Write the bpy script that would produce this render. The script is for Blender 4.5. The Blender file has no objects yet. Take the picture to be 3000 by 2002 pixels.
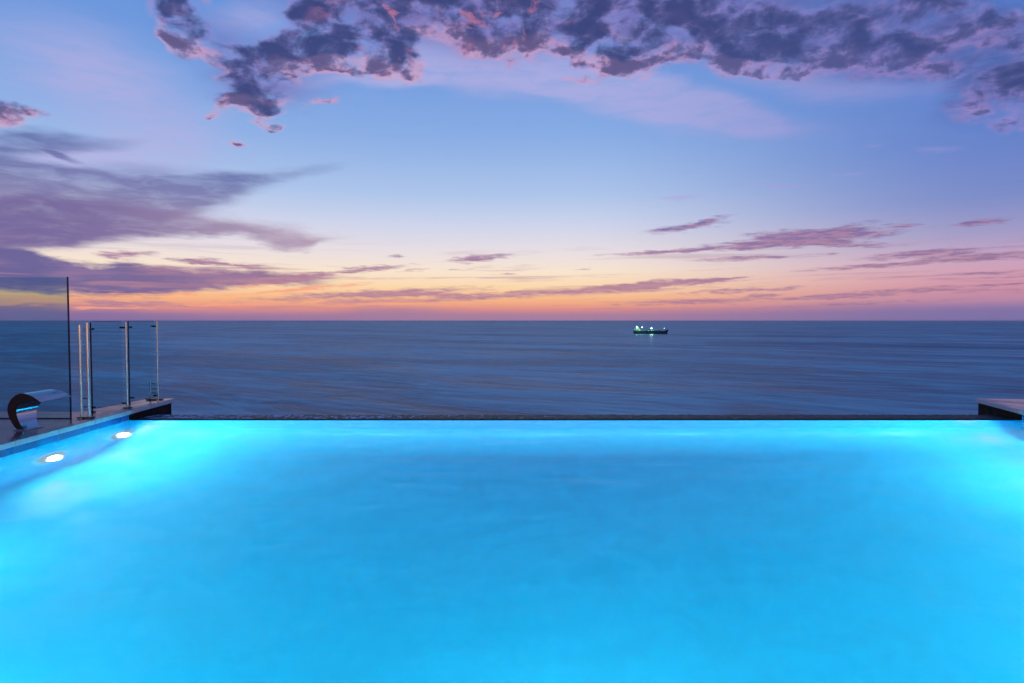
import bpy, bmesh, math, random
from mathutils import Vector, Matrix

random.seed(7)
S = bpy.context.scene
COL = S.collection
R = math.radians

def lin(r, g, b):
    f = lambda c: (c/255)/12.92 if c/255 <= .04045 else ((c/255+.055)/1.055)**2.4
    return (f(r), f(g), f(b), 1)

# ------------------------------------------------------------------ camera
cam = bpy.data.objects.new('camera', bpy.data.cameras.new('camera'))
COL.objects.link(cam)
cam.location = (0, 0, 1.15)
cam.rotation_euler = (R(90-1.906), 0, 0)
cam.data.lens = 22.0
cam.data.sensor_width = 36
cam.data.clip_start = .05
cam.data.clip_end = 400000
S.camera = cam
S.view_settings.view_transform = 'Standard'
S.view_settings.look = 'None'
S.view_settings.exposure = 0
S.view_settings.gamma = 1
S.cycles.max_bounces = 8
S.cycles.transmission_bounces = 8

# ------------------------------------------------------------------ sky (world directions: azimuth east of +Y, elevation, in degrees)
CLOUDS = [
    (-28.21, 23.15, 1.73, 2.07, 10.7, 0.8),
    (-27.15, 21.98, 1.93, 1.54, -21.0, 0.9),
    (-26.06, 21.11, 2.95, 1.13, -5.8, 0.9),
    (-23.54, 20.78, 2.88, 0.9, 0.2, 0.8),
    (-26.74, 24.44, 2.8, 1.02, 10.2, 0.8),
    (-21.7, 20.91, 3.56, 1.19, 7.0, 0.9),
    (-19.26, 22.08, 3.09, 1.87, 6.4, 0.8),
    (-17.89, 21.12, 5.18, 1.27, 5.3, 0.9),
    (-15.04, 22.54, 4.4, 1.78, 4.6, 0.9),
    (-11.84, 22.3, 3.61, 1.4, 12.0, 1),
    (-17.85, 23.95, 1.98, 1.96, 6.4, 1),
    (-14.73, 25.26, 4.71, 2.44, 4.9, 1.1),
    (-10.04, 25.17, 5.45, 2.75, 2.8, 1.1),
    (-6.12, 26.36, 7.96, 1.96, 0.9, 1.1),
    (-22.27, 18.46, 3.26, 2.32, 6.5, 0.85),
    (-23.56, 19.17, 2.94, 1.0, 7.2, 0.7),
    (-24.24, 16.82, 2.04, 0.86, 25.5, 0.7),
    (-20.68, 17.49, 2.51, 1.17, 10.5, 0.7),
    (-3.38, 24.48, 6.12, 2.59, -8.1, 0.9),
    (0.0, 23.64, 5.21, 1.56, -9.3, 0.9),
    (3.68, 25.96, 6.96, 2.75, -2.8, 1),
    (4.91, 23.56, 4.54, 1.56, -19.3, 1.0),
    (8.26, 21.88, 3.91, 1.1, -20.6, 0.9),
    (10.05, 24.19, 4.42, 2.79, -4.6, 0.9),
    (13.02, 21.83, 3.28, 1.23, 17.6, 1.1),
    (13.87, 23.89, 4.56, 2.0, -6.1, 0.9),
    (17.28, 25.21, 8.83, 1.92, -8.5, 0.9),
    (21.43, 21.56, 5.19, 2.24, -8.5, 1.1),
    (24.8, 21.79, 4.94, 1.93, -9.9, 1),
    (21.98, 20.13, 3.85, 1.02, -3.4, 0.9),
    (27.78, 20.82, 3.78, 1.43, -10.6, 0.7),
    (32.33, 22.62, 5.51, 2.0, -13.7, 1.1),
    (31.46, 21.71, 5.6, 1.81, -12.9, 0.9),
    (34.92, 20.18, 4.73, 1.09, -18.5, 0.9),
    (37.89, 20.43, 3.22, 1.49, -14.8, 0.8),
    (33.28, 18.52, 4.84, 1.14, -15.0, 0.65),
    (38.17, 16.5, 2.6, 1.75, 17.9, 1.3),
    (37.03, 15.61, 2.74, 1.42, 6.1, 0.8),
    (39.15, 14.53, 2.23, 1.28, 13.3, 1.0),
    (28.76, 18.87, 4.6, 0.96, -10.2, 0.5),
    (-9.62, 21.29, 2.88, 1.2, 7.1, 1.5),
    (16.74, 23.11, 5.51, 2.0, -7.2, 0.9),
    (23.28, 20.32, 4.57, 1.24, -8.7, 0.8),
    (30.6, 20.07, 4.44, 1.4, -11.5, 0.6),
    (-38.4, 14.52, 2.26, 0.75, 7.1, 1.2),
    (-23.63, 14.58, 1.06, 0.34, 10.9, 0.9),
    (-21.37, 16.11, 1.89, 0.4, 0.8, 0.8),
    (-20.48, 16.01, 0.93, 0.43, 5.5, 1.0),
    (-16.66, 18.2, 2.04, 0.42, 17.4, 0.65),
    (5.84, 20.75, 2.43, 0.37, -2.3, 0.7),
    (-25.27, 16.18, 0.64, 0.26, 7.1, 0.7),
]
LIGHTV = [
    (0.0, 21.3, 15.69, 2.56, -5.2, 0.9),
    (12.17, 18.62, 13.5, 2.56, -14.7, 0.95),
    (19.32, 16.84, 10.9, 1.58, -12.7, 0.6),
    (-6.14, 22.11, 10.74, 1.84, 4.5, 0.8),
    (25.85, 18.73, 13.43, 1.73, -13.3, 0.6),
    (-14.2, 20.45, 9.95, 0.93, 11.8, 0.5),
    (-10.67, 20.44, 4.85, 1.05, 7.1, 0.9),
    (-32.87, 17.56, 9.62, 4.96, -13.0, 0.6),
    (-30.28, 12.12, 10.92, 3.8, 16.1, 0.45),
    (-35.51, 11.92, 5.75, 1.45, 7.6, 0.5),
    (-22.19, 23.61, 5.51, 2.16, 7.5, 0.5),
    (15.44, 10.84, 2.7, 0.37, -0.2, 0.7),
    (22.52, 11.25, 3.83, 0.28, 0.3, 0.5),
    (26.9, 11.87, 1.94, 0.24, -2.8, 0.45),
    (34.18, 12.74, 2.48, 0.29, -6.3, 0.45),
    (30.07, 13.7, 1.38, 0.23, -5.6, 0.35),
    (37.01, 16.74, 5.59, 1.35, -12.5, 0.5),
]
SLATER = [
    (23.24, 23.21, 19.59, 4.88, -12.3, 0.9),
    (33.89, 19.86, 9.86, 3.6, -18.6, 0.8),
    (-4.6, 25.69, 26.57, 4.32, -3.4, 0.9),
    (-24.54, 21.83, 6.63, 3.09, -11.6, 0.4),
    (-20.65, 19.16, 7.36, 2.85, 5.5, 0.5),
    (37.02, 16.29, 4.45, 2.83, 5.3, 0.7),
]
WARM = [
    (-32.52, 0.97, 3.94, 0.16, 1.8, 0.9),
    (-37.13, 1.39, 4.19, 0.22, 3.5, 0.7),
    (-38.1, 1.67, 2.59, 0.15, -2.5, 0.7),
    (-25.61, 1.32, 6.95, 0.22, 0.6, 0.6),
    (-18.09, 2.78, 7.62, 0.29, 5.9, 0.7),
    (-21.94, 2.95, 3.58, 0.17, 4.3, 0.5),
    (-29.28, 2.12, 6.02, 0.19, 2.2, 0.6),
    (-10.79, 1.59, 9.23, 0.28, 0.2, 0.5),
]
SLATEV = [
    (-38.68, 10.52, 6.74, 1.18, 0.2, 1.0),
    (-32.36, 9.6, 13.14, 1.26, 10.3, 0.5),
    (-37.88, 12.38, 8.73, 1.04, 11.7, 0.75),
    (-39.0, 13.1, 5.06, 0.68, 9.6, 0.5),
    (-26.99, 9.59, 13.27, 1.05, 18.1, 0.45),
    (-35.51, 12.04, 1.42, 0.35, -13.4, 0.6),
    (-23.41, 11.77, 11.93, 0.8, 11.7, 0.35),
    (-37.99, 7.3, 14.06, 2.66, 4.7, 1.0),
    (-36.16, 9.79, 14.74, 2.19, 8.0, 0.7),
]
STREAKS = [
    (-31.5, 5.16, 2.56, 0.34, 4.2, 1.0),
    (-26.44, 4.89, 2.29, 0.33, 0.1, 1.0),
    (-24.03, 4.62, 4.0, 0.25, -3.5, 0.9),
    (-18.64, 3.68, 4.61, 0.38, 7.3, 1.0),
    (-22.47, 3.39, 5.53, 0.4, 3.4, 0.8),
    (-12.72, 4.61, 4.22, 0.3, 5.9, 0.9),
    (-10.41, 5.7, 1.15, 0.15, 3.0, 0.8),
    (-3.11, 5.64, 3.42, 0.34, 5.1, 1.0),
    (-9.27, 4.45, 1.83, 0.15, 5.7, 0.5),
    (-12.58, 2.37, 12.28, 0.45, 3.3, 0.9),
    (-14.07, 1.69, 4.49, 0.24, 3.4, 0.8),
    (-7.75, 2.29, 6.82, 0.28, 0.2, 0.8),
    (-1.56, 2.18, 6.23, 0.25, 0.9, 0.7),
    (15.29, 8.13, 3.67, 0.38, 5.7, 1.1),
    (17.74, 8.66, 2.2, 0.23, 9.5, 0.7),
    (26.04, 7.0, 5.93, 0.52, -1.6, 1.5),
    (28.0, 7.42, 2.8, 0.38, 7.1, 0.6),
    (21.73, 6.39, 6.37, 0.46, 0.3, 1.1),
    (13.65, 6.05, 5.98, 0.21, 1.3, 1.0),
    (26.05, 6.34, 6.19, 0.33, -5.6, 1.1),
    (31.94, 7.24, 1.65, 0.18, -2.3, 1.0),
    (36.66, 7.09, 1.93, 0.27, 2.0, 0.95),
    (20.88, 5.33, 4.46, 0.26, 0.9, 0.8),
    (26.53, 5.41, 1.47, 0.14, 0.6, 0.7),
    (33.1, 5.07, 4.72, 0.31, 1.2, 1.0),
    (30.88, 4.37, 6.96, 0.24, 1.8, 1.0),
    (37.26, 4.65, 4.6, 0.37, 0.0, 1.1),
    (37.36, 3.51, 3.37, 0.17, 1.0, 0.8),
    (38.25, 3.13, 1.69, 0.12, 0.0, 0.7),
    (14.05, 3.32, 7.33, 0.39, 3.1, 1.05),
    (9.46, 2.83, 5.94, 0.46, 1.4, 0.9),
    (17.34, 3.5, 3.06, 0.21, 4.0, 0.8),
    (2.0, 2.55, 5.26, 0.25, 0.8, 0.9),
    (20.04, 2.58, 5.8, 0.23, 2.1, 0.9),
    (16.96, 1.67, 8.89, 0.36, 1.4, 0.9),
    (21.79, 2.17, 2.38, 0.17, 1.2, 0.8),
    (30.57, 2.2, 7.99, 0.27, 3.2, 0.8),
    (27.53, 1.91, 3.78, 0.17, 1.2, 0.8),
    (38.01, 2.58, 2.61, 0.15, -2.1, 0.8),
    (27.54, 1.3, 8.93, 0.25, 1.5, 0.6),
    (36.31, 2.26, 4.2, 0.2, -0.5, 0.6),
    (-32.73, 1.42, 3.43, 0.24, -1.5, 0.9),
    (-29.06, 1.28, 4.98, 0.19, -1.6, 0.7),
    (-34.63, 3.58, 1.29, 0.13, 2.4, 0.3),
    (-31.37, 2.66, 1.38, 0.13, -0.7, 0.3),
    (-4.97, 4.64, 1.86, 0.12, 3.3, 0.5),
    (-0.62, 4.26, 1.56, 0.12, 2.0, 0.5),
    (6.21, 4.63, 1.23, 0.12, 2.4, 0.3),
    (-6.22, 1.92, 3.72, 0.19, 1.1, 0.6),
]
BANK_TOP = [(-45.89, 5.18), (-39.17, 5.24), (-36.26, 4.81), (-33.12, 4.48), (-29.72, 4.34), (-26.07, 4.33), (-23.51, 4.33), (-20.84, 4.15), (-18.07, 3.96), (-16.37, 3.73), (-12.28, 3.35)]
BANK_BOT = [(-45.97, 1.73), (-39.24, 1.98), (-34.66, 2.03), (-32.06, 1.82), (-29.76, 1.95), (-27.35, 2.27), (-23.53, 2.66), (-20.86, 2.97), (-18.08, 3.2), (-16.37, 3.34), (-12.28, 3.22)]
VEIL_TOP = [(-45.81, 8.58), (-39.09, 9.07), (-35.14, 9.55), (-30.79, 9.38), (-26.01, 8.86), (-21.87, 8.3), (-18.59, 7.96), (-16.34, 7.47), (-14.02, 7.05), (-10.76, 6.39)]
VEIL_BOT = [(-45.91, 4.11), (-39.18, 4.76), (-36.25, 5.3), (-33.09, 6.07), (-28.49, 6.69), (-24.77, 6.97), (-21.89, 6.46), (-19.17, 5.91), (-16.91, 6.66), (-14.61, 7.18), (-10.76, 7.59)]
LOW_TOP = [(-45.98, 1.3), (-39.25, 1.45), (-35.31, 1.15), (-33.18, 1.12), (-29.78, 0.87), (-23.56, 0.72), (-15.24, 0.9), (-10.8, 1.35), (-6.22, 1.09), (3.12, 0.81), (15.24, 0.96), (28.58, 1.23), (39.25, 1.33), (45.98, 1.3)]

W = bpy.data.worlds.new('World'); S.world = W; W.use_nodes = True
NT = W.node_tree; NT.nodes.clear()

class G:
    """small helper to write node graphs as expressions"""
    def __init__(s, nt): s.nt = nt
    def n(s, t, **kw):
        o = s.nt.nodes.new(t)
        for k, v in kw.items(): setattr(o, k, v)
        return o
    def put(s, sock, v):
        if isinstance(v, bpy.types.NodeSocket): s.nt.links.new(v, sock)
        elif v is not None: sock.default_value = v
    def m(s, op, a, b=None, c=None, clamp=False):
        o = s.n('ShaderNodeMath', operation=op, use_clamp=clamp)
        for i, v in enumerate((a, b, c)):
            if v is not None: s.put(o.inputs[i], v)
        return o.outputs[0]
    def ss(s, v, lo, hi, a=0., b=1.):
        o = s.n('ShaderNodeMapRange', interpolation_type='SMOOTHSTEP')
        s.put(o.inputs[0], v)
        for i, x in enumerate((lo, hi, a, b)): s.put(o.inputs[1+i], x)
        return o.outputs[0]
    def mix(s, f, a, b, mode='MIX'):
        o = s.n('ShaderNodeMix', data_type='RGBA', blend_type=mode)
        s.put(o.inputs[0], f); s.put(o.inputs[6], a); s.put(o.inputs[7], b)
        return o.outputs[2]
    def ramp(s, v, stops, interp='LINEAR'):
        o = s.n('ShaderNodeValToRGB'); s.put(o.inputs[0], v)
        cr = o.color_ramp; cr.interpolation = interp
        while len(cr.elements) < len(stops): cr.elements.new(.5)
        for e, (p, c) in zip(cr.elements, stops): e.position = p; e.color = c
        return o.outputs[0]
    def noise(s, v, scale, detail=4, rough=.5, lac=2., dist=0., dim='3D'):
        o = s.n('ShaderNodeTexNoise', noise_dimensions=dim)
        s.put(o.inputs['Vector'], v); s.put(o.inputs['Scale'], scale)
        o.inputs['Detail'].default_value = detail; o.inputs['Roughness'].default_value = rough
        o.inputs['Lacunarity'].default_value = lac; o.inputs['Distortion'].default_value = dist
        return o
    def vm(s, op, a, b=None, sc=None):
        o = s.n('ShaderNodeVectorMath', operation=op)
        s.put(o.inputs[0], a)
        if b is not None: s.put(o.inputs[1], b)
        if sc is not None: s.put(o.inputs['Scale'], sc)
        return o.outputs[0]
    def xyz(s, x, y, z=0.):
        o = s.n('ShaderNodeCombineXYZ')
        for i, v in enumerate((x, y, z)): s.put(o.inputs[i], v)
        return o.outputs[0]
    def sep(s, v):
        o = s.n('ShaderNodeSeparateXYZ'); s.put(o.inputs[0], v); return o.outputs
    def blobs(s, v, table, grow=1.):
        acc = None
        for (a, e, ra, re, rot, st) in table:
            ra *= grow; re *= grow
            mp = s.n('ShaderNodeMapping', vector_type='TEXTURE')
            s.put(mp.inputs[0], v)
            mp.inputs[1].default_value = (a, e, 0)
            mp.inputs[2].default_value = (0, 0, R(rot))
            mp.inputs[3].default_value = (ra, re, 1)
            gr = s.n('ShaderNodeTexGradient', gradient_type='SPHERICAL')
            s.put(gr.inputs[0], mp.outputs[0])
            acc = s.m('MULTIPLY', gr.outputs[1], st) if acc is None else s.m('MULTIPLY_ADD', gr.outputs[1], st, acc)
        return acc
    def curve(s, v, pts):
        """height of a cloud edge (elevation) as a function of azimuth"""
        lo, hi = pts[0][0], pts[-1][0]
        es = [p[1] for p in pts]; e0, e1 = min(es), max(es)
        t = s.m('DIVIDE', s.m('SUBTRACT', v, lo), hi-lo, clamp=True)
        o = s.n('ShaderNodeFloatCurve'); s.put(o.inputs[1], t)
        cu = o.mapping.curves[0]
        q = [((a-lo)/(hi-lo), (e-e0)/(e1-e0)) for a, e in pts]
        cu.points[0].location = q[0]; cu.points[1].location = q[-1]
        for p in q[1:-1]: cu.points.new(*p)
        o.mapping.update()
        return s.m('MULTIPLY_ADD', o.outputs[0], e1-e0, e0)

def density_group():
    gt = bpy.data.node_groups.new('cloud_density', 'ShaderNodeTree')
    gt.interface.new_socket('P', in_out='INPUT', socket_type='NodeSocketVector')
    gt.interface.new_socket('D', in_out='OUTPUT', socket_type='NodeSocketFloat')
    gt.interface.new_socket('F', in_out='OUTPUT', socket_type='NodeSocketFloat')
    g = G(gt); i = g.n('NodeGroupInput'); o = g.n('NodeGroupOutput')
    P = i.outputs[0]
    Q = g.vm('MULTIPLY', P, (1., 1.7, 1.))
    w = g.noise(Q, .22, 3, .55).outputs['Color']
    w = g.vm('SCALE', g.vm('SUBTRACT', w, (.5, .5, .5)), sc=2.6)
    Pw = g.vm('MULTIPLY', g.vm('ADD', P, w), (1, 1, 0))
    D = g.m('MINIMUM', g.blobs(Pw, CLOUDS, 1.18), .8)
    # the far overcast above the frame
    ez = g.sep(P)[1]
    hi = g.ss(ez, 27, 40, 0, .55)
    D = g.m('MAXIMUM', D, hi)
    n = g.noise(Q, .34, 8, .54, 2.1, .3).outputs[0]
    x = g.m('MULTIPLY_ADD', g.m('SUBTRACT', n, .5), 4.6, g.m('MULTIPLY_ADD', D, 1.8, -.4))
    x = g.m('MULTIPLY', x, g.ss(D, .0, .1))
    gt.links.new(x, o.inputs[0]); gt.links.new(D, o.inputs[1])
    return gt

g = G(NT)
tc = g.n('ShaderNodeTexCoord')
dv = g.vm('NORMALIZE', tc.outputs['Generated'])
dx, dy, dz = g.sep(dv)
az = g.m('MULTIPLY', g.m('ARCTAN2', dx, dy), 180/math.pi)
el = g.m('MULTIPLY', g.m('ARCSINE', dz), 180/math.pi)
elc = g.m('MAXIMUM', el, 0.)
P = g.xyz(az, elc, 0.)

# clear sky: two elevation ramps (towards the afterglow, and away to the right)
EL = 60.
te = g.m('POWER', g.m('DIVIDE', elc, EL, clamp=True), .5)
def stops(lst): return [((e/EL)**.5, lin(*c)) for e, c in lst]
glow = g.ramp(te, stops([(0, (158,128,162)), (.5, (180,128,152)), (1.1, (228,146,132)), (1.9, (252,184,130)), (3.1, (255,220,172)), (4.5, (252,232,208)),
                         (6.2, (236,226,228)), (8.6, (208,215,237)), (11.3, (174,199,236)), (16, (138,175,230)), (22, (110,154,222)), (29, (78,142,218)), (60, (50,100,175))]))
side = g.ramp(te, stops([(0, (120,112,165)), (.7, (145,118,165)), (1.5, (185,135,165)), (2.4, (208,145,165)), (3.4, (214,158,178)), (4.8, (196,165,195)),
                         (6.5, (160,155,198)), (9, (122,140,200)), (13, (100,130,202)), (20, (88,128,205)), (30, (74,118,196)), (60, (45,85,155))]))
fside = g.ss(az, 4, 40)
base = g.mix(fside, glow, side)
fback = g.ss(g.m('ABSOLUTE', az), 60, 130)
base = g.mix(fback, base, g.ramp(te, stops([(0, (105,110,165)), (6, (120,120,180)), (20, (85,115,190)), (60, (48,90,160))])))

# soft domain warp for the veils
ws = g.noise(g.vm('MULTIPLY', P, (.55, 2., 1.)), .16, 5, .55).outputs['Color']
Pw = g.vm('MULTIPLY', g.vm('ADD', P, g.vm('MULTIPLY', g.vm('SUBTRACT', ws, (.5, .5, .5)), (7., 2.2, 0.))), (1, 1, 0))
fine = g.noise(g.vm('MULTIPLY', P, (.5, 2.4, 1.)), .5, 7, .6, 2., .4).outputs[0]

# pale cirrus
lv = g.m('MINIMUM', g.blobs(Pw, LIGHTV), 1.)
lv = g.m('MULTIPLY', g.ss(lv, .0, .6), g.ss(fine, .18, .62, .45, 1.))
lvc = g.mix(fside, lin(184,178,226), lin(140,146,210))
sky = g.mix(g.m('MULTIPLY', lv, .7), base, lvc)

# slate and violet veil at the left
sv = g.m('MINIMUM', g.blobs(Pw, SLATEV), 1.)
sv = g.m('MULTIPLY', g.ss(sv, .02, .62), g.ss(fine, .25, .6, .55, 1.))
ex = g.sep(Pw)
wa, we = ex[0], ex[1]
svc = g.ramp(g.m('DIVIDE', elc, 14., clamp=True), [(.35, lin(122,106,156)), (.62, lin(124,114,162)), (.82, lin(98,104,162)), (1, lin(80,94,158))])
sky = g.mix(g.m('MULTIPLY', sv, .85), sky, svc)

def band(top, bot, soft_t, soft_b, wob):
    n = g.noise(g.vm('MULTIPLY', P, (.35, 1.6, 1.)), .7, 6, .6).outputs[0]
    e = g.m('MULTIPLY_ADD', g.m('SUBTRACT', n, .5), wob, elc)
    t = g.curve(az, top)
    u = g.ss(g.m('SUBTRACT', t, e), -soft_t*.5, soft_t)
    if bot is None: return u
    return g.m('MULTIPLY', u, g.ss(g.m('SUBTRACT', e, g.curve(az, bot)), -soft_b*.5, soft_b))
def farleft(lo, hi, a=0., b=1.): return g.ss(az, lo, hi, a, b)
veil = band(VEIL_TOP, VEIL_BOT, 1.1, .5, 2.0)
veil = g.m('MULTIPLY', veil, g.ss(az, -13.2, -9.6, .95, 0.))
veil = g.m('MULTIPLY', veil, g.ss(fine, .3, .6, .7, 1.))
vc = g.mix(g.ss(az, -38, -14), lin(116,102,154), lin(182,158,180))
sky = g.mix(veil, sky, vc)
bank = band(BANK_TOP, BANK_BOT, .35, .4, 1.9)
bank = g.m('MULTIPLY', bank, g.ss(az, -19.5, -14., 1., 0.))
bc = g.mix(g.ss(az, -38, -18), lin(98,92,148), lin(146,110,146))
bc = g.mix(g.ss(fine, .42, .68, 0., .4), bc, lin(165,128,165))
sky = g.mix(g.m('MULTIPLY', bank, .97), sky, bc)

# thin streaks low over the horizon
wn = g.noise(g.vm('MULTIPLY', P, (.45, 2.6, 1.)), .9, 6, .62).outputs['Color']
Ps = g.vm('MULTIPLY', g.vm('ADD', P, g.vm('MULTIPLY', g.vm('SUBTRACT', wn, (.5, .5, .5)), (4.2, .75, 0.))), (1, 1, 0))
st = g.m('MINIMUM', g.blobs(Ps, STREAKS, 1.15), 1.)
fs = g.noise(g.vm('MULTIPLY', P, (.4, 3.2, 1.)), 1.5, 6, .65, 2., .3).outputs[0]
sa = g.ss(g.m('MULTIPLY_ADD', g.m('SUBTRACT', fs, .5), 1.5, st), .0, .85)
sa = g.m('MULTIPLY', sa, g.ss(st, .0, .12))
sc_ = g.ramp(g.m('DIVIDE', elc, 9., clamp=True), [(0, lin(178,124,142)), (.3, lin(182,132,148)), (.6, lin(158,120,158)), (.9, lin(118,108,165)), (1, lin(112,105,168))])
sc_ = g.mix(g.m('MULTIPLY', fside, .45), sc_, lin(120,104,155))
sc_ = g.mix(g.ss(fs, .44, .58, .42, 0.), sc_, lin(205,148,160))
sky = g.mix(g.m('MULTIPLY', sa, .95), sky, sc_)

hz = g.noise(g.vm('MULTIPLY', g.vm('ADD', P, (0., 3.7, 0.)), (.055, 1.25, 1.)), 1., 7, .6, 2., .5).outputs[0]
ha = g.m('MULTIPLY', g.ss(hz, .52, .66), g.m('MULTIPLY', g.ss(elc, .4, 1.2), g.ss(elc, 4., 7.5, 1., 0.)))
sky = g.mix(g.m('MULTIPLY', ha, .6), sky, sc_)

# violet band on the horizon
low = band(LOW_TOP, None, .75, 0, .5)
lc = g.mix(g.ss(az, -38, -5), lin(118,104,160), lin(166,126,158))
lc = g.mix(fside, lc, lin(122,112,164))
sky = g.mix(g.m('MULTIPLY', low, .75), sky, lc)

rv = g.m('MINIMUM', g.blobs(Pw, SLATER), 1.)
sky = g.mix(g.m('MULTIPLY', g.m('MULTIPLY', g.ss(rv, .0, .7), g.ss(fine, .3, .6, .55, 1.)), .95), sky, g.mix(fside, lin(118,118,186), lin(78,98,166)))

# warm wisps glowing through the low cloud at the left
ww = g.m('MINIMUM', g.blobs(Ps, WARM), 1.)
wl = g.ss(g.m('MULTIPLY_ADD', g.m('SUBTRACT', fs, .5), 1.4, ww), .1, .6)
sky = g.mix(g.m('MULTIPLY', g.m('MULTIPLY', wl, g.ss(ww, .0, .1)), .85), sky, lin(250,164,128))

# dark broken clouds, lit pink from below
dg = density_group()
def dens(p):
    o = g.n('ShaderNodeGroup', node_tree=dg); g.put(o.inputs[0], p); return o.outputs
d0, f0 = dens(P)
d1, f1 = dens(g.vm('ADD', P, (0.1, -1.3, 0)))
alpha = g.ss(d0, -.25, 1.3)
tex = g.noise(g.vm('MULTIPLY', P, (1, 1.5, 1)), .6, 7, .55, 2.1, .3).outputs[0]
thick = g.ss(g.m('MULTIPLY_ADD', g.m('SUBTRACT', tex, .5), 2.4, d0), -.1, 1.7)
edge = g.m('ADD', g.m('MULTIPLY', g.m('SUBTRACT', f0, f1), 1.9), g.m('MULTIPLY', g.m('SUBTRACT', g.ss(d0, -.2, 1.2), g.ss(d1, -.2, 1.2)), .28), clamp=True)
rim = g.m('MULTIPLY', edge, g.ss(thick, .15, .85, 1., .12))
ccol = g.ramp(thick, [(0, lin(158,146,206)), (.3, lin(120,112,178)), (.6, lin(84,87,142)), (1, lin(58,68,122))])
pink = g.mix(g.ss(az, 2, 30), lin(214,160,190), lin(165,138,200))
ccol = g.mix(g.m('MULTIPLY', rim, 1.05, clamp=True), ccol, pink)
# sparse salmon light inside the thick cloud
sal = g.noise(g.vm('MULTIPLY', P, (1, 1.6, 1)), .33, 6, .6, 2., .6).outputs[0]
salm = g.m('MULTIPLY', g.ss(sal, .56, .68), g.ss(g.m('ABSOLUTE', g.m('ADD', az, 6.)), 4, 15, .6, 0.))
ccol = g.mix(salm, ccol, lin(205,130,160))
sky = g.mix(g.m('MULTIPLY', g.m('POWER', alpha, 1.15), g.ss(az, 8, 30, .96, .84)), sky, ccol)

bg = g.n('ShaderNodeBackground')
g.put(bg.inputs[0], sky); bg.inputs[1].default_value = 1.0
wo = g.n('ShaderNodeOutputWorld')
NT.links.new(bg.outputs[0], wo.inputs[0])
W.cycles.sampling_method = 'MANUAL'
W.cycles.sample_map_resolution = 512

# ------------------------------------------------------------------ materials
def mat(name):
    m = bpy.data.materials.new(name); m.use_nodes = True
    nt = m.node_tree; nt.nodes.clear()
    return m, G(nt), nt
def princ(name, color, rough=.5, metal=0., noise_amt=0., nscale=8., bump=0., bscale=20., ior=1.5, coat=0., stretch=(1,1,1), emis=None, estr=0., spec=.5):
    m, g, nt = mat(name)
    b = g.n('ShaderNodeBsdfPrincipled'); o = g.n('ShaderNodeOutputMaterial')
    nt.links.new(b.outputs[0], o.inputs[0])
    tc = g.n('ShaderNodeTexCoord').outputs['Object']
    v = g.vm('MULTIPLY', tc, stretch)
    c = tuple(color[:3])+(1,)
    n1 = g.noise(v, nscale, 5, .6).outputs[0]
    dark = tuple(x*(1-noise_amt) for x in c[:3])+(1,); lite = tuple(min(1, x*(1+noise_amt)) for x in c[:3])+(1,)
    g.put(b.inputs['Base Color'], g.mix(g.ss(n1, .3, .7), dark, lite))
    g.put(b.inputs['Roughness'], g.ss(n1, .3, .7, max(.02, rough*.75), min(1, rough*1.25)))
    b.inputs['Metallic'].default_value = metal; b.inputs['IOR'].default_value = ior
    b.inputs['Coat Weight'].default_value = coat; b.inputs['Specular IOR Level'].default_value = spec
    if emis:
        b.inputs['Emission Color'].default_value = emis; b.inputs['Emission Strength'].default_value = estr
    if bump:
        bp = g.n('ShaderNodeBump'); bp.inputs['Strength'].default_value = 1; bp.inputs['Distance'].default_value = bump
        g.put(bp.inputs['Height'], g.noise(v, bscale, 5, .6).outputs[0])
        nt.links.new(bp.outputs[0], b.inputs['Normal'])
    return m

def sea_material():
    m, g, nt = mat('sea_water')
    o = g.n('ShaderNodeOutputMaterial')
    geo = g.n('ShaderNodeNewGeometry'); pos = geo.outputs['Position']
    # long swell seen through a long exposure
    rot = g.n('ShaderNodeMapping'); g.put(rot.inputs[0], pos); rot.inputs[2].default_value = (0, 0, R(32))
    v1 = g.vm('MULTIPLY', rot.outputs[0], (.0030, .0095, 0.))
    n1 = g.noise(v1, 1., 6, .6, 2.1, .7).outputs[0]
    n0 = g.noise(g.vm('MULTIPLY', rot.outputs[0], (.0007, .0022, 0.)), 1., 4, .55, 2.1, .5).outputs[0]
    v2 = g.vm('MULTIPLY', rot.outputs[0], (.012, .045, 0.))
    n2 = g.noise(v2, 1., 5, .6, 2.1, .3).outputs[0]
    v3 = g.vm('MULTIPLY', pos, (.12, .3, 0.))
    n3 = g.noise(v3, 1., 3, .6).outputs[0]
    h = g.m('ADD', g.m('MULTIPLY', n1, 14.), g.m('ADD', g.m('MULTIPLY', n2, 5.), g.m('MULTIPLY', n3, .9)))
    bp = g.n('ShaderNodeBump'); bp.inputs['Strength'].default_value = 1.; bp.inputs['Distance'].default_value = 1.
    g.put(bp.inputs['Height'], h)
    ruff = g.ss(g.m('ADD', g.m('MULTIPLY', n1, .7), g.m('MULTIPLY', n2, .3)), .38, .62, .36, .5)
    b = g.n('ShaderNodeBsdfPrincipled')
    g.put(b.inputs['Base Color'], g.mix(g.ss(g.m('ADD', g.m('MULTIPLY', n0, .35), g.m('ADD', g.m('MULTIPLY', n1, .4), g.m('MULTIPLY', n2, .25))), .42, .58), (.01, .14, .22, 1), (.22, .60, .64, 1)))
    g.put(b.inputs['Roughness'], ruff)
    b.inputs['IOR'].default_value = 1.33; b.inputs['Specular IOR Level'].default_value = .22
    nt.links.new(bp.outputs[0], b.inputs['Normal'])
    nt.links.new(b.outputs[0], o.inputs[0])
    return m

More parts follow.
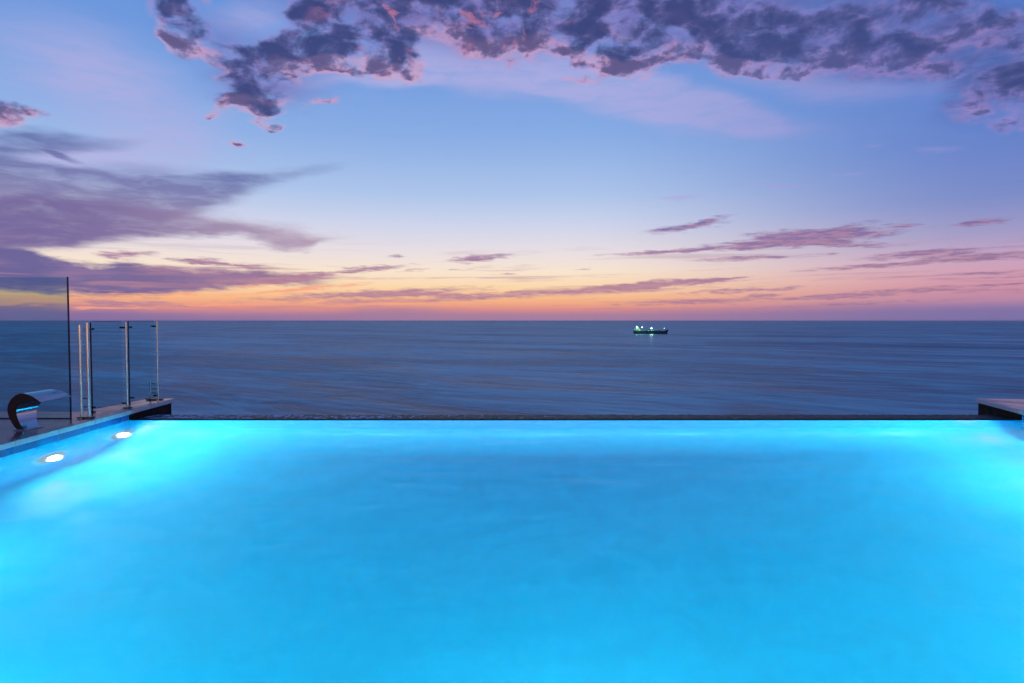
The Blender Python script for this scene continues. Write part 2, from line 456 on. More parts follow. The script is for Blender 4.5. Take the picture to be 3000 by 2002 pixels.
REFL = .32
def pool_water_material():
    m, g, nt = mat('pool_water')
    o = g.n('ShaderNodeOutputMaterial')
    pos = g.n('ShaderNodeNewGeometry').outputs['Position']
    n1 = g.noise(g.vm('MULTIPLY', pos, (1.2, 2.2, 0.)), 1.1, 3, .5, 2., .5).outputs[0]
    n2 = g.noise(pos, 7., 3, .55).outputs[0]
    bp = g.n('ShaderNodeBump'); bp.inputs['Strength'].default_value = 1.; bp.inputs['Distance'].default_value = .011
    g.put(bp.inputs['Height'], g.m('MULTIPLY_ADD', n2, .22, n1))
    rf = g.n('ShaderNodeBsdfRefraction'); rf.inputs['IOR'].default_value = 1.33; rf.inputs['Roughness'].default_value = .2
    gl = g.n('ShaderNodeBsdfGlossy'); gl.inputs['Roughness'].default_value = .13
    gl.inputs[0].default_value = (1, 1, 1, 1)
    fr = g.n('ShaderNodeFresnel'); fr.inputs[0].default_value = 1.33
    mx = g.n('ShaderNodeMixShader')
    back = g.n('ShaderNodeNewGeometry').outputs['Backfacing']
    g.put(mx.inputs[0], g.m('MULTIPLY', fr.outputs[0], g.ss(back, 0., 1., REFL, 1.)))
    for q in (rf, gl, fr): nt.links.new(bp.outputs[0], q.inputs['Normal'])
    nt.links.new(rf.outputs[0], mx.inputs[1]); nt.links.new(gl.outputs[0], mx.inputs[2])
    nt.links.new(mx.outputs[0], o.inputs[0])
    vs = g.n('ShaderNodeVolumeScatter'); vs.inputs['Color'].default_value = (.92, .97, 1, 1)
    vs.inputs['Density'].default_value = .04; vs.inputs['Anisotropy'].default_value = .6
    va = g.n('ShaderNodeVolumeAbsorption'); va.inputs['Color'].default_value = (.0, .80, 1, 1); va.inputs['Density'].default_value = .22
    ad = g.n('ShaderNodeAddShader'); nt.links.new(vs.outputs[0], ad.inputs[0]); nt.links.new(va.outputs[0], ad.inputs[1])
    nt.links.new(ad.outputs[0], o.inputs['Volume'])
    return m

def glass_material(name, tint, refl=1.):
    m, g, nt = mat(name)
    o = g.n('ShaderNodeOutputMaterial')
    tr = g.n('ShaderNodeBsdfTransparent'); tr.inputs[0].default_value = tint
    gl = g.n('ShaderNodeBsdfGlossy'); gl.inputs['Roughness'].default_value = .02; gl.inputs[0].default_value = (.9, .97, 1, 1)
    fr = g.n('ShaderNodeFresnel'); fr.inputs[0].default_value = 1.5
    mx = g.n('ShaderNodeMixShader')
    front = g.m('SUBTRACT', 1., g.n('ShaderNodeNewGeometry').outputs['Backfacing'])
    g.put(mx.inputs[0], g.m('MULTIPLY', g.m('MULTIPLY', fr.outputs[0], refl, clamp=True), front))
    nt.links.new(tr.outputs[0], mx.inputs[1]); nt.links.new(gl.outputs[0], mx.inputs[2])
    nt.links.new(mx.outputs[0], o.inputs[0])
    return m

def tile_material(name, c1, c2, grout, size, rough, bump=.0015, wet=0., axis='xy', blotch=.55, spec=.5):
    m, g, nt = mat(name)
    b = g.n('ShaderNodeBsdfPrincipled'); o = g.n('ShaderNodeOutputMaterial')
    nt.links.new(b.outputs[0], o.inputs[0])
    pos = g.n('ShaderNodeTexCoord').outputs['Object']
    s = g.sep(pos)
    v = g.xyz(s[0], s[1], 0.) if axis == 'xy' else g.xyz(g.m('ADD', s[0], s[1]), s[2], 0.)
    br = g.n('ShaderNodeTexBrick'); br.offset = 0. if axis != 'xy' else .5
    g.put(br.inputs['Vector'], v)
    br.inputs['Scale'].default_value = 1.
    br.inputs['Brick Width'].default_value = size[0]; br.inputs['Row Height'].default_value = size[1]
    br.inputs['Mortar Size'].default_value = min(size)*.012
    br.inputs['Color1'].default_value = c1; br.inputs['Color2'].default_value = c2; br.inputs['Mortar'].default_value = grout
    n = g.noise(pos, 2.3, 6, .65).outputs[0]
    c = g.mix(g.ss(n, .3, .7, 0., blotch), br.outputs[0], tuple(x*.55 for x in c1[:3])+(1,))
    g.put(b.inputs['Base Color'], c)
    g.put(b.inputs['Roughness'], g.ss(n, .35, .65, rough*.5, rough*1.4))
    b.inputs['Specular IOR Level'].default_value = spec
    bp = g.n('ShaderNodeBump'); bp.inputs['Strength'].default_value = 1; bp.inputs['Distance'].default_value = bump
    h = g.m('ADD', g.m('MULTIPLY', br.outputs['Fac'], -1.), g.m('MULTIPLY', g.noise(pos, 5., 3, .5).outputs[0], 1.0))
    g.put(bp.inputs['Height'], h)
    nt.links.new(bp.outputs[0], b.inputs['Normal'])
    return m

M = {}
M['sea'] = sea_material()
M['pool_water'] = pool_water_material()
M['pool_tile'] = tile_material('pool_tile', (.0, .54, .70, 1), (.0, .53, .69, 1), (.0, .46, .74, 1), (.3, .3), .3, .0006, axis='xy', blotch=.18)
M['pool_wall'] = tile_material('pool_wall_tile', (.0, .45, .69, 1), (.0, .44, .68, 1), (.0, .47, .69, 1), (.3, .3), .25, .0006, axis='z', blotch=.18)
M['band'] = tile_material('waterline_tile', (.0, .12, .42, 1), (.0, .11, .38, 1), (.0, .15, .4, 1), (.3, .3), .3, .0006, axis='z')
M['deck'] = tile_material('wet_deck_tile', (.12, .085, .115, 1), (.09, .065, .095, 1), (.04, .03, .04, 1), (.9, .45), .2, .0008, spec=.3)
M['coping'] = tile_material('coping_fascia', (.60, .66, .70, 1), (.52, .60, .64, 1), (.2, .2, .22, 1), (.6, .3), .35, .0008, axis='z')
M['coping_top'] = tile_material('coping_top_stone', (.15, .105, .125, 1), (.12, .085, .105, 1), (.04, .03, .04, 1), (.4, .6), .25, .0012, spec=.3)
M['black_wall'] = princ('black_wet_tile', (.003, .003, .004), .6, noise_amt=.3, nscale=9, spec=.08)
M['ledge'] = princ('overflow_ledge_tile', (.003, .006, .012), .3, noise_amt=.3, nscale=12, bump=.05, bscale=9, ior=1.25)
M['rim'] = princ('rim_tile', (.003, .03, .045), .6, noise_amt=.3, nscale=20, bump=.002, bscale=30, ior=1.2, spec=.1)
M['steel'] = princ('polished_steel', (.78, .76, .72), .22, metal=1, noise_amt=.06, nscale=4)
M['brushed'] = princ('brushed_steel', (.5, .52, .56), .13, metal=1, noise_amt=.12, nscale=9, stretch=(1, .1, 1))
M['darksteel'] = princ('dark_steel', (.02, .03, .05), .3, metal=.6, noise_amt=.1)
M['spout_side'] = princ('spout_side_steel', (.03, .018, .018), .4, metal=.4, noise_amt=.3, nscale=6)
M['glass_big'] = glass_material('tinted_screen_glass', (.72, .88, .90, 1))
M['glass_small'] = glass_material('clear_balustrade_glass', (.82, .96, .98, 1))
M['glass_edge'] = princ('glass_edge', (.01, .02, .05), .2)
M['hull'] = princ('ship_hull_paint', (.02, .04, .04), .6, noise_amt=.4, nscale=.05)
M['ship_deck'] = princ('ship_deck_glow', (.06, .26, .17), .6, noise_amt=.3, nscale=.1)  # green floodlit glow of the deck is put into the base colour
M['ship_white'] = princ('ship_white_paint', (.28, .32, .26), .5, noise_amt=.15, nscale=.2)
M['lamp'] = princ('deck_floodlight', (1, 1, 1), .5, emis=(.8, 1, .95, 1), estr=2.2)
def lens_material():
    m, g, nt = mat('underwater_lens')
    o = g.n('ShaderNodeOutputMaterial'); e = g.n('ShaderNodeEmission')
    p = g.sep(g.n('ShaderNodeTexCoord').outputs['Object'])
    r = g.m('SQRT', g.m('ADD', g.m('MULTIPLY', p[1], p[1]), g.m('MULTIPLY', p[2], p[2])))
    g.put(e.inputs[1], g.ss(r, .0, .2, .95, .2)); e.inputs[0].default_value = (.85, .97, 1, 1)
    nt.links.new(e.outputs[0], o.inputs[0]); return m
M['lens'] = lens_material()
M['pool_plastic'] = princ('lamp_surround', (.55, .75, .8), .4)
M['plaster'] = princ('pale_plaster', (.32, .28, .27), .8, noise_amt=.1, nscale=2)
M['window'] = princ('lit_window', (.3, .2, .1), .3, emis=(1, .62, .36, 1), estr=2.0)

def ledge_material():
    m, g, nt = mat('overflow_ledge')
    b = g.n('ShaderNodeBsdfPrincipled'); o = g.n('ShaderNodeOutputMaterial')
    nt.links.new(b.outputs[0], o.inputs[0])
    pos = g.n('ShaderNodeNewGeometry').outputs['Position']
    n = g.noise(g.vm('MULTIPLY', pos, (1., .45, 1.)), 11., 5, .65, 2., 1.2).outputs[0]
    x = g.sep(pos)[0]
    foam_sheen = g.m('ADD', n, g.ss(x, -4.5, 2., .10, -.055))  # water specks; the lighter left end paints reflected sky into the colour
    g.put(b.inputs['Base Color'], g.mix(g.ss(foam_sheen, .56, .65), (.002, .004, .008, 1), (.22, .38, .66, 1)))
    b.inputs['Roughness'].default_value = .45; b.inputs['Specular IOR Level'].default_value = .12
    bp = g.n('ShaderNodeBump'); bp.inputs['Distance'].default_value = .02; g.put(bp.inputs['Height'], n)
    nt.links.new(bp.outputs[0], b.inputs['Normal'])
    return m
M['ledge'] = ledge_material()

# ------------------------------------------------------------------ mesh helpers
def tag(o, label=None, cat=None, group=None, kind=None):
    for k, v in (('label', label), ('category', cat), ('group', group), ('kind', kind)):
        if v: o[k] = v
    return o
def empty(name, loc=(0, 0, 0), rz=0.):
    o = bpy.data.objects.new(name, None); COL.objects.link(o)
    o.location = loc; o.rotation_euler = (0, 0, rz); return o
def obj(name, bm, m, parent=None, smooth=False, up=False):
    bmesh.ops.recalc_face_normals(bm, faces=bm.faces)
    if up and sum(f.normal.z for f in bm.faces) < 0: bmesh.ops.reverse_faces(bm, faces=bm.faces)
    me = bpy.data.meshes.new(name); bm.to_mesh(me); bm.free()
    o = bpy.data.objects.new(name, me); COL.objects.link(o)
    me.materials.append(m)
    if smooth:
        for p in me.polygons: p.use_smooth = True
    if parent: o.parent = parent
    return o
def box(bm, x0, x1, y0, y1, z0, z1, bev=0.):
    r = bmesh.ops.create_cube(bm, size=1)
    for v in r['verts']:
        v.co = Vector((x0+(v.co.x+.5)*(x1-x0), y0+(v.co.y+.5)*(y1-y0), z0+(v.co.z+.5)*(z1-z0)))
    if bev:
        es = list({e for v in r['verts'] for e in v.link_edges})
        bmesh.ops.bevel(bm, geom=es, offset=bev, segments=2, affect='EDGES', profile=.5)
def tube(bm, p0, p1, r, seg=20, cap=True, r2=None):
    p0, p1 = Vector(p0), Vector(p1); d = p1-p0
    q = d.to_track_quat('Z', 'Y').to_matrix().to_4x4()
    bmesh.ops.create_cone(bm, cap_ends=cap, segments=seg, radius1=r, radius2=r if r2 is None else r2, depth=d.length,
                          matrix=Matrix.Translation((p0+p1)/2) @ q)
def prism(bm, pts, z0, z1):
    """closed polygon in plan, extruded from z0 to z1"""
    b = [bm.verts.new((x, y, z0)) for x, y in pts]; t = [bm.verts.new((x, y, z1)) for x, y in pts]
    bm.faces.new(b[::-1]); bm.faces.new(t); n = len(pts)
    for i in range(n): bm.faces.new((b[i], b[(i+1) % n], t[(i+1) % n], t[i]))

# ------------------------------------------------------------------ setting
SEA = -84.
bm = bmesh.new()
bmesh.ops.create_circle(bm, cap_ends=True, segments=96, radius=120000)
for v in bm.verts: v.co.z = SEA
tag(obj('sea', bm, M['sea'], up=True), kind='structure')

T = .055
WL = -.13                                           # pool water level
lx = lambda y: -4.768-.0695*(y-5.8)                 # left pool wall in plan
rx = lambda y: 6.54+.255*(y-7.955)                  # right pool wall in plan
Y0, YR, YE = .9, 8.0, 9.2                           # near wall, rim, end of the wings
# basin
bm = bmesh.new()
zf = -1.45
c = [(lx(Y0), Y0), (rx(Y0), Y0), (rx(YR), YR), (lx(YR), YR)]
def span(y, z): return [bm.verts.new((lx(y), y, z)), bm.verts.new((rx(y), y, z))]
CV = .75                                             # the floor sweeps up into the far wall
sec = [(Y0, zf)]+[(YR-CV+CV*math.sin(R(a)), zf+CV-CV*math.cos(R(a))) for a in range(0, 91, 9)]
prev = None
for y, z in sec:
    cur = span(y, z)
    if prev: bm.faces.new((prev[0], prev[1], cur[1], cur[0]))
    prev = cur
tag(obj('pool_floor', bm, M['pool_tile'], up=True), kind='structure')
bm = bmesh.new()
def wallq(a, b, z0, z1):
    vs = [bm.verts.new((a[0], a[1], z0)), bm.verts.new((b[0], b[1], z0)), bm.verts.new((b[0], b[1], z1)), bm.verts.new((a[0], a[1], z1))]
    bm.faces.new(vs)
wallq(c[3], c[0], zf, -.05); wallq(c[0], c[1], zf, -.05); wallq(c[1], c[2], zf, -.05); wallq(c[2], c[3], zf+CV, WL)
tag(obj('pool_wall', bm, M['pool_wall']), kind='structure')
# darker tile band above the waterline
bm = bmesh.new()
for f_, s_ in ((lx, 1), (rx, -1)):
    a_, b_ = (f_(.78)+s_*.006, .78), (f_(YR-.03)+s_*.006, YR-.03)
    bm.faces.new([bm.verts.new(v) for v in ((*a_, WL+.004), (*b_, WL+.004), (*b_, -T-.001), (*a_, -T-.001))])
tag(obj('waterline_band', bm, M['band']), kind='structure')
# water sheet
bm = bmesh.new()
nx, ny = 60, 44
grid = [[bm.verts.new((lx(y)+(rx(y)-lx(y))*i/nx, y, WL)) for i in range(nx+1)] for y in [Y0+(YR-Y0)*j/ny for j in range(ny+1)]]
for j in range(ny):
    for i in range(nx): bm.faces.new((grid[j][i], grid[j][i+1], grid[j+1][i+1], grid[j+1][i]))
# the water body closes behind the tiles, a hand's breadth inside the walls and floor
m_ = .02
bc_ = [(grid[0][0], -1, -1), (grid[0][-1], 1, -1), (grid[-1][-1], 1, 1), (grid[-1][0], -1, 1)]
low_ = [bm.verts.new((v.co.x+sx*m_, v.co.y+sy*m_*.15, zf-m_)) for v, sx, sy in bc_]
bm.faces.new(low_[::-1])
bm.faces.new(grid[0]+[low_[1], low_[0]]); bm.faces.new([r[-1] for r in grid]+[low_[2], low_[1]])
bm.faces.new(grid[-1][::-1]+[low_[3], low_[2]]); bm.faces.new([r[0] for r in grid][::-1]+[low_[0], low_[3]])
tag(obj('pool_water', bm, M['pool_water']), kind='structure')
# rim stone and overflow ledge behind it
bm = bmesh.new()
prism(bm, [(lx(YR), YR+.004), (rx(YR), YR+.004), (rx(YR+.13), YR+.13), (lx(YR+.13), YR+.13)], -1.2, WL+.003)
tag(obj('pool_rim', bm, M['rim']), kind='structure')
bm = bmesh.new()
nx = 260; ny = 12; rows = []
for j in range(ny+1):
    y = YR+.134+(.5)*j/ny
    rows.append([bm.verts.new((lx(y)+.002+(rx(y)-lx(y)-.004)*i/nx, y, WL-.012-.01*j/ny+random.uniform(-.005, .005)*min(1, .25+i/nx*1.3))) for i in range(nx+1)])
for j in range(ny):
    for i in range(nx): bm.faces.new((rows[j][i], rows[j][i+1], rows[j+1][i+1], rows[j+1][i]))
lo = [bm.verts.new((v.co.x, v.co.y, -1.2)) for v in rows[-1]]
for i in range(nx): bm.faces.new((rows[-1][i], rows[-1][i+1], lo[i+1], lo[i]))
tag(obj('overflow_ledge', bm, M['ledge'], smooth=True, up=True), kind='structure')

# decks and copings
bm = bmesh.new()
prism(bm, [(-16, -6), (lx(-6)-.10, -6), (lx(YE)-.10, YE), (-5.44, YE), (-5.42, 7.875), (-16, 7.875)], -.9, 0.)
tag(obj('deck', bm, M['deck']), kind='structure')
bm = bmesh.new()
prism(bm, [(rx(-6)+.14, -6), (rx(YE)+.14, YE), (16, YE), (16, -6)], -.9, 0.)
tag(obj('deck', bm, M['deck']), kind='structure')
bm = bmesh.new()
prism(bm, [(lx(.75)+.003, -6), (rx(.75)-.003, -6), (rx(.75)-.003, .75), (lx(.75)+.003, .75)], -.9, 0.)
tag(obj('deck', bm, M['deck']), kind='structure')
def coping(fx, s, w):
    bm = bmesh.new()
    ys = [.75, 3, 5, 7, YE]
    prof = [(-w, -T), (.012, -T), (.018, -.048), (.018, -.006), (.012, .002), (-w, .002)]
    ring = [[bm.verts.new((fx(y)+s*a, y, z)) for a, z in prof] for y in ys]
    for k in range(len(ys)-1):
        for i in range(len(prof)):
            bm.faces.new((ring[k][i], ring[k][(i+1) % len(prof)], ring[k+1][(i+1) % len(prof)], ring[k+1][i]))
    bm.faces.new(ring[0]); bm.faces.new(ring[-1][::-1])
    co = tag(obj('pool_coping', bm, M['coping']), kind='structure')
    co.data.materials.append(M['coping_top'])
    for p in co.data.polygons:
        if p.normal.z > .7: p.material_index = 1
coping(lx, 1, .098); coping(rx, -1, .138)
# black inner faces of the two wings past the rim
for fx, s in ((lx, -1), (rx, 1)):
    bm = bmesh.new()
    prism(bm, [(fx(YR+.006), YR+.006), (fx(YE-.05), YE-.05), (fx(YE-.05)+s*.09, YE-.05), (fx(YR+.006)+s*.09, YR+.006)], -1.3, -T-.002)
    tag(obj('wing_wall', bm, M['black_wall']), kind='structure')

# ------------------------------------------------------------------ underwater lights
def make_light(x, y, z, s, power, label, spread=180.):
    t = empty('pool_light', (x, y, z), R(90) if s == 0 else (0 if s > 0 else R(180)))
    tag(t, label, 'pool light', 'underwater lights in the pool walls')
    bm = bmesh.new(); tube(bm, (0, 0, 0), (.03, 0, 0), .23, 32); tube(bm, (.03, 0, 0), (.036, 0, 0), .22, 32, r2=.205)
    obj('ring', bm, M['pool_plastic'], t)
    bm = bmesh.new(); tube(bm, (.037, 0, 0), (.05, 0, 0), .20, 32, r2=.18)
    obj('lens', bm, M['lens'], t)
    l = bpy.data.lights.new('bulb', 'AREA'); l.shape = 'DISK'; l.size = .05; l.energy = power; l.spread = R(spread); l.color = (1, .98, .95)
    lo = bpy.data.objects.new('bulb', l); COL.objects.link(lo); lo.parent = t
    lo.location = (.07, 0, 0)
    lo.rotation_euler = (0, R(-90), 0)
    return t
PW = 62
make_light(lx(7.75), 7.75, -.95, 1, PW, 'underwater light in the left pool wall, the glow nearest the far rim')
make_light(lx(6.45), 6.45, -.85, 1, PW, 'underwater light in the left pool wall, the glow level with the steel spout')
for y, w in ((7.3, 'the one nearest the far rim'), (5.6, 'the middle one of three'), (3.4, 'the one farthest from the rim')):
    make_light(rx(y), y, -.8, -1, PW*(1.5 if y == 5.6 else .8), 'underwater light in the right pool wall, '+w)
for y, w in ((4.0, 'added fill just outside the left edge of the picture'),):
    make_light(lx(y), y, -.8, 1, PW*.6, 'underwater light in the left pool wall, '+w)  # added lamp, out of view, to brighten the lower left water
for x, w in ((-2.6, 'leftmost'), (.4, 'middle'), (3.4, 'rightmost')):  # added lamps behind the view that fill the middle of the pool
    make_light(x, Y0, -.8, 0, PW*1.55, w+' added fill light, unseen in the near pool wall below the viewer', 130.)

# ------------------------------------------------------------------ glass balustrade
bal = empty('glass_balustrade', (-5.1, 8.3, 0))
tag(bal, 'low glass balustrade with thin steel posts at the far end of the left deck', 'balustrade')
O = Vector((-5.1, 8.3, 0))
def post(x, y, h, r, m='steel', name='post'):
    bm = bmesh.new(); tube(bm, Vector((x, y, .0))-O, Vector((x, y, h-.004))-O, r, 24)
    tube(bm, Vector((x, y, h-.004))-O, Vector((x, y, h))-O, r, 24, r2=r*.7)
    tube(bm, Vector((x, y, 0))-O, Vector((x, y, .012))-O, r*1.7, 24)
    return obj(name, bm, M[m], bal, smooth=False)
P1, P2, P3, P4, P5, P6, PS = (-5.069, 7.34), (-4.981, 7.34), (-5.283, 7.845), (-5.041, 8.173), (-5.311, 8.66), (-5.123, 9.03), (-5.263, 9.08)
post(*P1, 1.105, .018); post(*P2, 1.13, .018); post(*P3, 1.13, .009, 'darksteel'); post(*P4, 1.14, .0145)
post(*P5, 1.14, .009, 'darksteel'); post(*P6, 1.15, .0135); post(*PS, .27, .015)
def bar(a, b, z, r=.006, name='crossbar'):
    bm = bmesh.new(); tube(bm, Vector((*a, z))-O, Vector((*b, z))-O, r, 12)
    obj(name, bm, M['darksteel'], bal)
for z in (.135, .235): bar(P1, P2, z)
for z in (.10, .165, .235): bar(PS, P6, z)
bar(P4, P5, 1.06); bar((-5.27, 7.86), (-5.10, 7.45), 1.045, .004)
def plate(x0, x1, y, w=.035):
    bm = bmesh.new(); box(bm, x0-O.x, x1-O.x, y-w-O.y, y+w-O.y, .004, .018, .004)
    obj('base_plate', bm, M['darksteel'], bal)
plate(P1[0]-.04, P2[0]+.045, 7.34); plate(P4[0]-.045, P4[0]+.04, 8.173); plate(PS[0]-.04, P6[0]+.045, 9.055); plate(P3[0]-.02, P3[0]+.04, 7.84, .02)
def clamp(x, y, z, w):
    bm = bmesh.new(); box(bm, x-w-O.x, x+w-O.x, y-.012-O.y, y+.012-O.y, z-.012, z+.012, .004)
    obj('clamp', bm, M['darksteel'], bal)
clamp(P3[0], P3[1], 1.045, .04); clamp(P3[0], P3[1], .06, .035)
clamp(P4[0]-.035, P4[1], 1.06, .045); clamp(P5[0]+.0, P5[1], 1.06, .05); clamp(P5[0]+.02, P5[1], .08, .045); clamp(P4[0]-.03, P4[1], .07, .04)
clamp(P6[0]-.05, P6[1], 1.07, .035); clamp(P6[0]-.03, P6[1], .07, .035)
def pane(a, b, z0, z1, th=.01, m='glass_small'):
    a, b = Vector(a), Vector(b); d = (b-a).normalized(); n = Vector((-d.y, d.x))*th/2
    bm = bmesh.new()
    prism(bm, [tuple(p-O.xy) for p in (a+n, b+n, b-n, a-n)], z0, z1)
    gp_ = obj('glass_panel', bm, M[m], bal)
    bm = bmesh.new(); prism(bm, [tuple(p-O.xy) for p in (a+n, b+n, b-n, a-n)], z1+.001, z1+.007)
    obj('edge_strip', bm, M['glass_edge'], gp_)
    bm = bmesh.new(); prism(bm, [tuple(p-O.xy) for p in (a+n, b+n, b-n, a-n)], z0-.008, z0-.001)
    obj('edge_strip', bm, M['glass_edge'], gp_)
pane((-5.27, 7.86), (-5.20, 8.33), .05, 1.135); pane((-5.21, 8.45), (-5.165, 9.02), .05, 1.14)

# ------------------------------------------------------------------ tall glass screen
scr = empty('glass_screen', (-5.17, 7.315, 0))
tag(scr, 'tall blue tinted glass screen with a dark right edge behind the steel spout', 'glass screen')
bm = bmesh.new(); box(bm, -3.9, -.018, -.006, .006, .012, 1.655)
obj('glass_panel', bm, M['glass_big'], scr)
bm = bmesh.new(); box(bm, -.017, -.003, -.008, .008, .0, 1.66, .002)
obj('edge_strip', bm, M['glass_edge'], scr)
bm = bmesh.new(); box(bm, -3.9, -.018, -.012, .012, .001, .011)
obj('floor_channel', bm, M['darksteel'], scr)

# ------------------------------------------------------------------ steel waterfall spout
sp = empty('waterfall_spout', (-5.14, 6.52, 0))
tag(sp, 'curved brushed steel waterfall spout standing on the wet deck at the pool edge', 'pool spout')
OUT = [(43.6, 1262), (33, 1250), (24, 1234), (17, 1218), (14.3, 1203), (17, 1186), (25, 1171), (38, 1159), (56, 1152.5), (74, 1155), (90, 1162), (103, 1171), (112.5, 1178)]
INN = [(64, 1262), (55, 1249), (48, 1236), (43, 1222), (41, 1208), (43, 1196), (50, 1185), (59, 1178), (70, 1174.5), (82, 1173.5), (93, 1175), (103, 1177), (112, 1179)]
def toxz(p):   # side profile of the blade in metres, measured from its foot
    return ((p[0]-53.8)*6.52/1833, (1262-p[1])*6.52/1833)
def sm(pts, n=5):
    out = []
    for i in range(len(pts)-1):
        p0 = pts[max(0, i-1)]; p1 = pts[i]; p2 = pts[i+1]; p3 = pts[min(len(pts)-1, i+2)]
        for k in range(n):
            t = k/n
            out.append(tuple(.5*((2*b)+(-a+c_)*t+(2*a-5*b+4*c_-d)*t*t+(-a+3*b-3*c_+d)*t**3) for a, b, c_, d in zip(p0, p1, p2, p3)))
    return out+[pts[-1]]
o_, i_ = sm([toxz(p) for p in OUT]), sm([toxz(p) for p in INN])
WD = .46
wd = lambda t: .20+.26*min(1., t*1.15)**1.1      # the blade flares from foot to lip
bm = bmesh.new()
def strip(line, y0, y1):
    a = [bm.verts.new((x, y0, z)) for x, z in line]; b = [bm.verts.new((x, y1(k/(len(line)-1)), z)) for k, (x, z) in enumerate(line)]
    for k in range(len(line)-1): bm.faces.new((a[k], a[k+1], b[k+1], b[k]))
strip(o_, 0, wd); strip(i_, 0, wd)
obj('blade', bm, M['brushed'], sp, smooth=True)
for far in (0, 1):
    bm = bmesh.new()
    a = [bm.verts.new((x, far*wd(k/(len(o_)-1)), z)) for k, (x, z) in enumerate(o_)]; b = [bm.verts.new((x, far*wd(k/(len(i_)-1)), z)) for k, (x, z) in enumerate(i_)]
    for k in range(len(o_)-1): bm.faces.new((a[k], a[k+1], b[k+1], b[k]))
    obj('side_plate', bm, M['spout_side'], sp)
bm = bmesh.new(); box(bm, -.07, .07, -.02, .22, .001, .012, .003)
obj('base_plate', bm, M['brushed'], sp)

# ------------------------------------------------------------------ ship at anchor
sh = empty('cargo_ship', (885, 4004, SEA), R(-22)); sh.scale = (1, 1, 1.3)
tag(sh, 'dark cargo ship with green lit deck and white lights far out on the sea', 'ship')
L = 212.; B = 15.
secs = []
for k in range(25):
    t = k/24; x = -L/2+L*t
    hb = B*min(1, (t/.08+.55))if t < .08 else (B if t < .8 else B*max(.03, 1-((t-.8)/.2)**2))
    hb = min(hb, B)
    zt = 15+(3 if t < .06 else 0)+(9*max(0, (t-.9)/.1)**1.2 if t > .9 else 0)
    rake = 5*max(0, (t-.92)/.08)
    secs.append([(x, -hb*.9, -2), (x+rake, -hb, zt*.6), (x+rake*1.6, -hb, zt), (x+rake*1.6, hb, zt), (x+rake, hb, zt*.6), (x, hb*.9, -2)])
bm = bmesh.new(); rg = [[bm.verts.new(p) for p in s] for s in secs]
for k in range(24):
    for i in range(6): bm.faces.new((rg[k][i], rg[k][(i+1) % 6], rg[k+1][(i+1) % 6], rg[k+1][i]))
bm.faces.new(rg[0]); bm.faces.new(rg[-1][::-1])
obj('hull', bm, M['hull'], sh)
bm = bmesh.new(); box(bm, -70, 78, -13, 13, 15.05, 16.4)
for x in (-45, -20, 5, 30, 55): box(bm, x-9, x+9, -9, 9, 16.42, 18.6, .3)
obj('hatches', bm, M['ship_deck'], sh)
bm = bmesh.new()
box(bm, -98, -66, -13, 13, 15.1, 21, .3); box(bm, -95, -70, -12, 12, 21.05, 27, .3); box(bm, -93, -72, -11, 11, 27.05, 33, .3); box(bm, -88, -76, -15, 15, 33.05, 36, .3)
obj('superstructure', bm, M['ship_white'], sh)
bm = bmesh.new(); box(bm, -97.5, -94, -3.5, 3.5, 27, 39, .6)
obj('funnel', bm, M['hull'], sh)
for x, h0, h1 in ((-90, 36, 58), (-79, 36, 50), (-40, 18, 34), (8, 18, 34), (88, 20, 34)):
    bm = bmesh.new(); tube(bm, (x, 0, h0), (x, 0, h1), .7, 8, r2=.4); tube(bm, (x, -3, h1*.9), (x, 3, h1*.9), .3, 8)
    obj('mast', bm, M['hull'], sh)
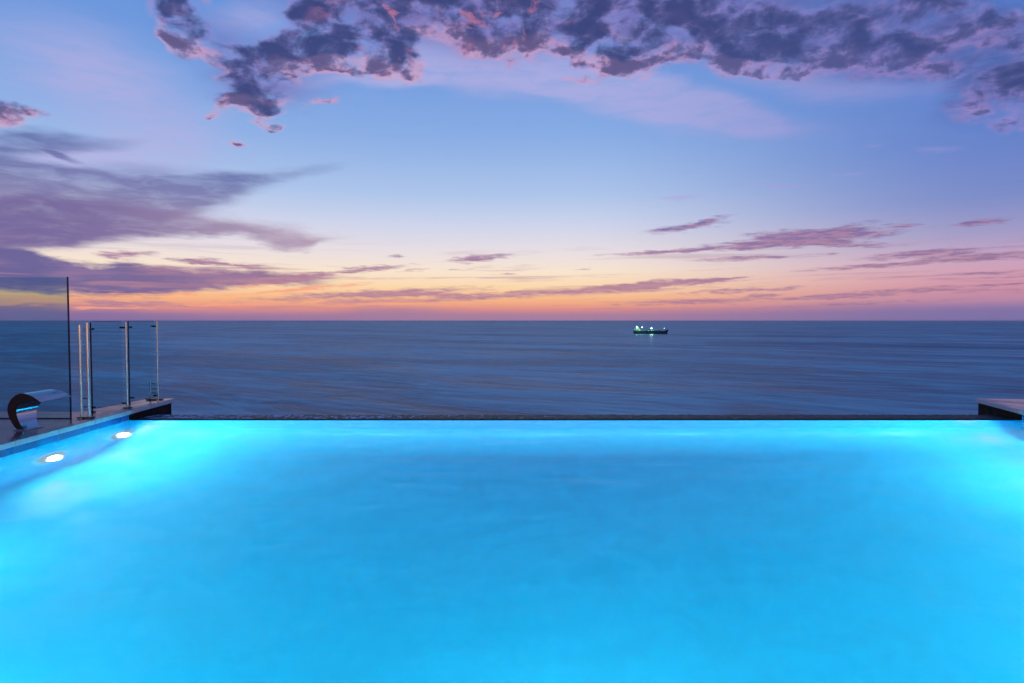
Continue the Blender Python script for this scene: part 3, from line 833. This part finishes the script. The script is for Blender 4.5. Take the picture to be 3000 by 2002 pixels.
def flood(x, y, z, r, e):
    bm = bmesh.new(); bmesh.ops.create_icosphere(bm, subdivisions=2, radius=r, matrix=Matrix.Translation((x, y, z)) @ Matrix.Diagonal((1, 1, .8, 1)))
    obj('floodlight', bm, M['lamp'], sh)
    l = bpy.data.lights.new('flood_bulb', 'POINT'); l.energy = e; l.color = (.45, 1, .72); l.shadow_soft_size = 1.
    lo = bpy.data.objects.new('flood_bulb', l); COL.objects.link(lo); lo.parent = sh; lo.location = (x, y-r-1.5, z-r)
flood(-84, -17, 37, 3.0, 30000); flood(-50, -14, 34, 3.0, 30000); flood(8, -4, 30, 3.0, 150000); flood(88, -2, 29, 1.9, 2000); flood(-101, -6, 20, 1.0, 2000); flood(-62, -14, 22, 1.1, 9000)

# ------------------------------------------------------------------ the building behind the terrace and below it (mirrored in glass and steel)
bd = empty('apartment_building', (0, -8, 0))
tag(bd, 'pale apartment block with warm lit windows behind the terrace, mirrored in the steel posts', 'building')
bm = bmesh.new(); box(bm, -15, 15, -1, 0, 0.002, 9, .02)
obj('wall', bm, M['plaster'], bd)
for k in range(6):
    x = -12.5+k*4.8
    for z in (.15, 3.4, 6.3):
        bm = bmesh.new(); box(bm, x, x+1.9, .005, .04, z, z+2.1)
        w = obj('window', bm, M['window'], bd)
        bm = bmesh.new()
        for (a, b, c_, d) in ((x-.06, x, z-.06, z+2.16), (x+1.9, x+1.96, z-.06, z+2.16), (x, x+1.9, z+2.1, z+2.16), (x, x+1.9, z-.06, z)):
            box(bm, a, b, .003, .07, c_, d)
        obj('frame', bm, M['darksteel'], w)
bm = bmesh.new(); box(bm, -16.2, 16.2, -1.2, 16.1, -SEA*-1+.0, -1.5)
for z in range(-80, -3, 3): box(bm, -16.4, 16.4, -1.4, 16.3, z, z+.3)
obj('lower_floors', bm, M['plaster'], bd)

# ------------------------------------------------------------------ sea air
hm, hg, hnt = mat('sea_haze')
ho = hg.n('ShaderNodeOutputMaterial'); hv = hg.n('ShaderNodeVolumePrincipled')
hv.inputs['Color'].default_value = (.74, .80, .88, 1); hv.inputs['Density'].default_value = .5/45000; hv.inputs['Anisotropy'].default_value = .2
hnt.links.new(hv.outputs[0], ho.inputs['Volume'])
bm = bmesh.new(); box(bm, -125000, 125000, -125000, 125000, SEA-1.5, 14)
tag(obj('haze', bm, hm), kind='stuff')
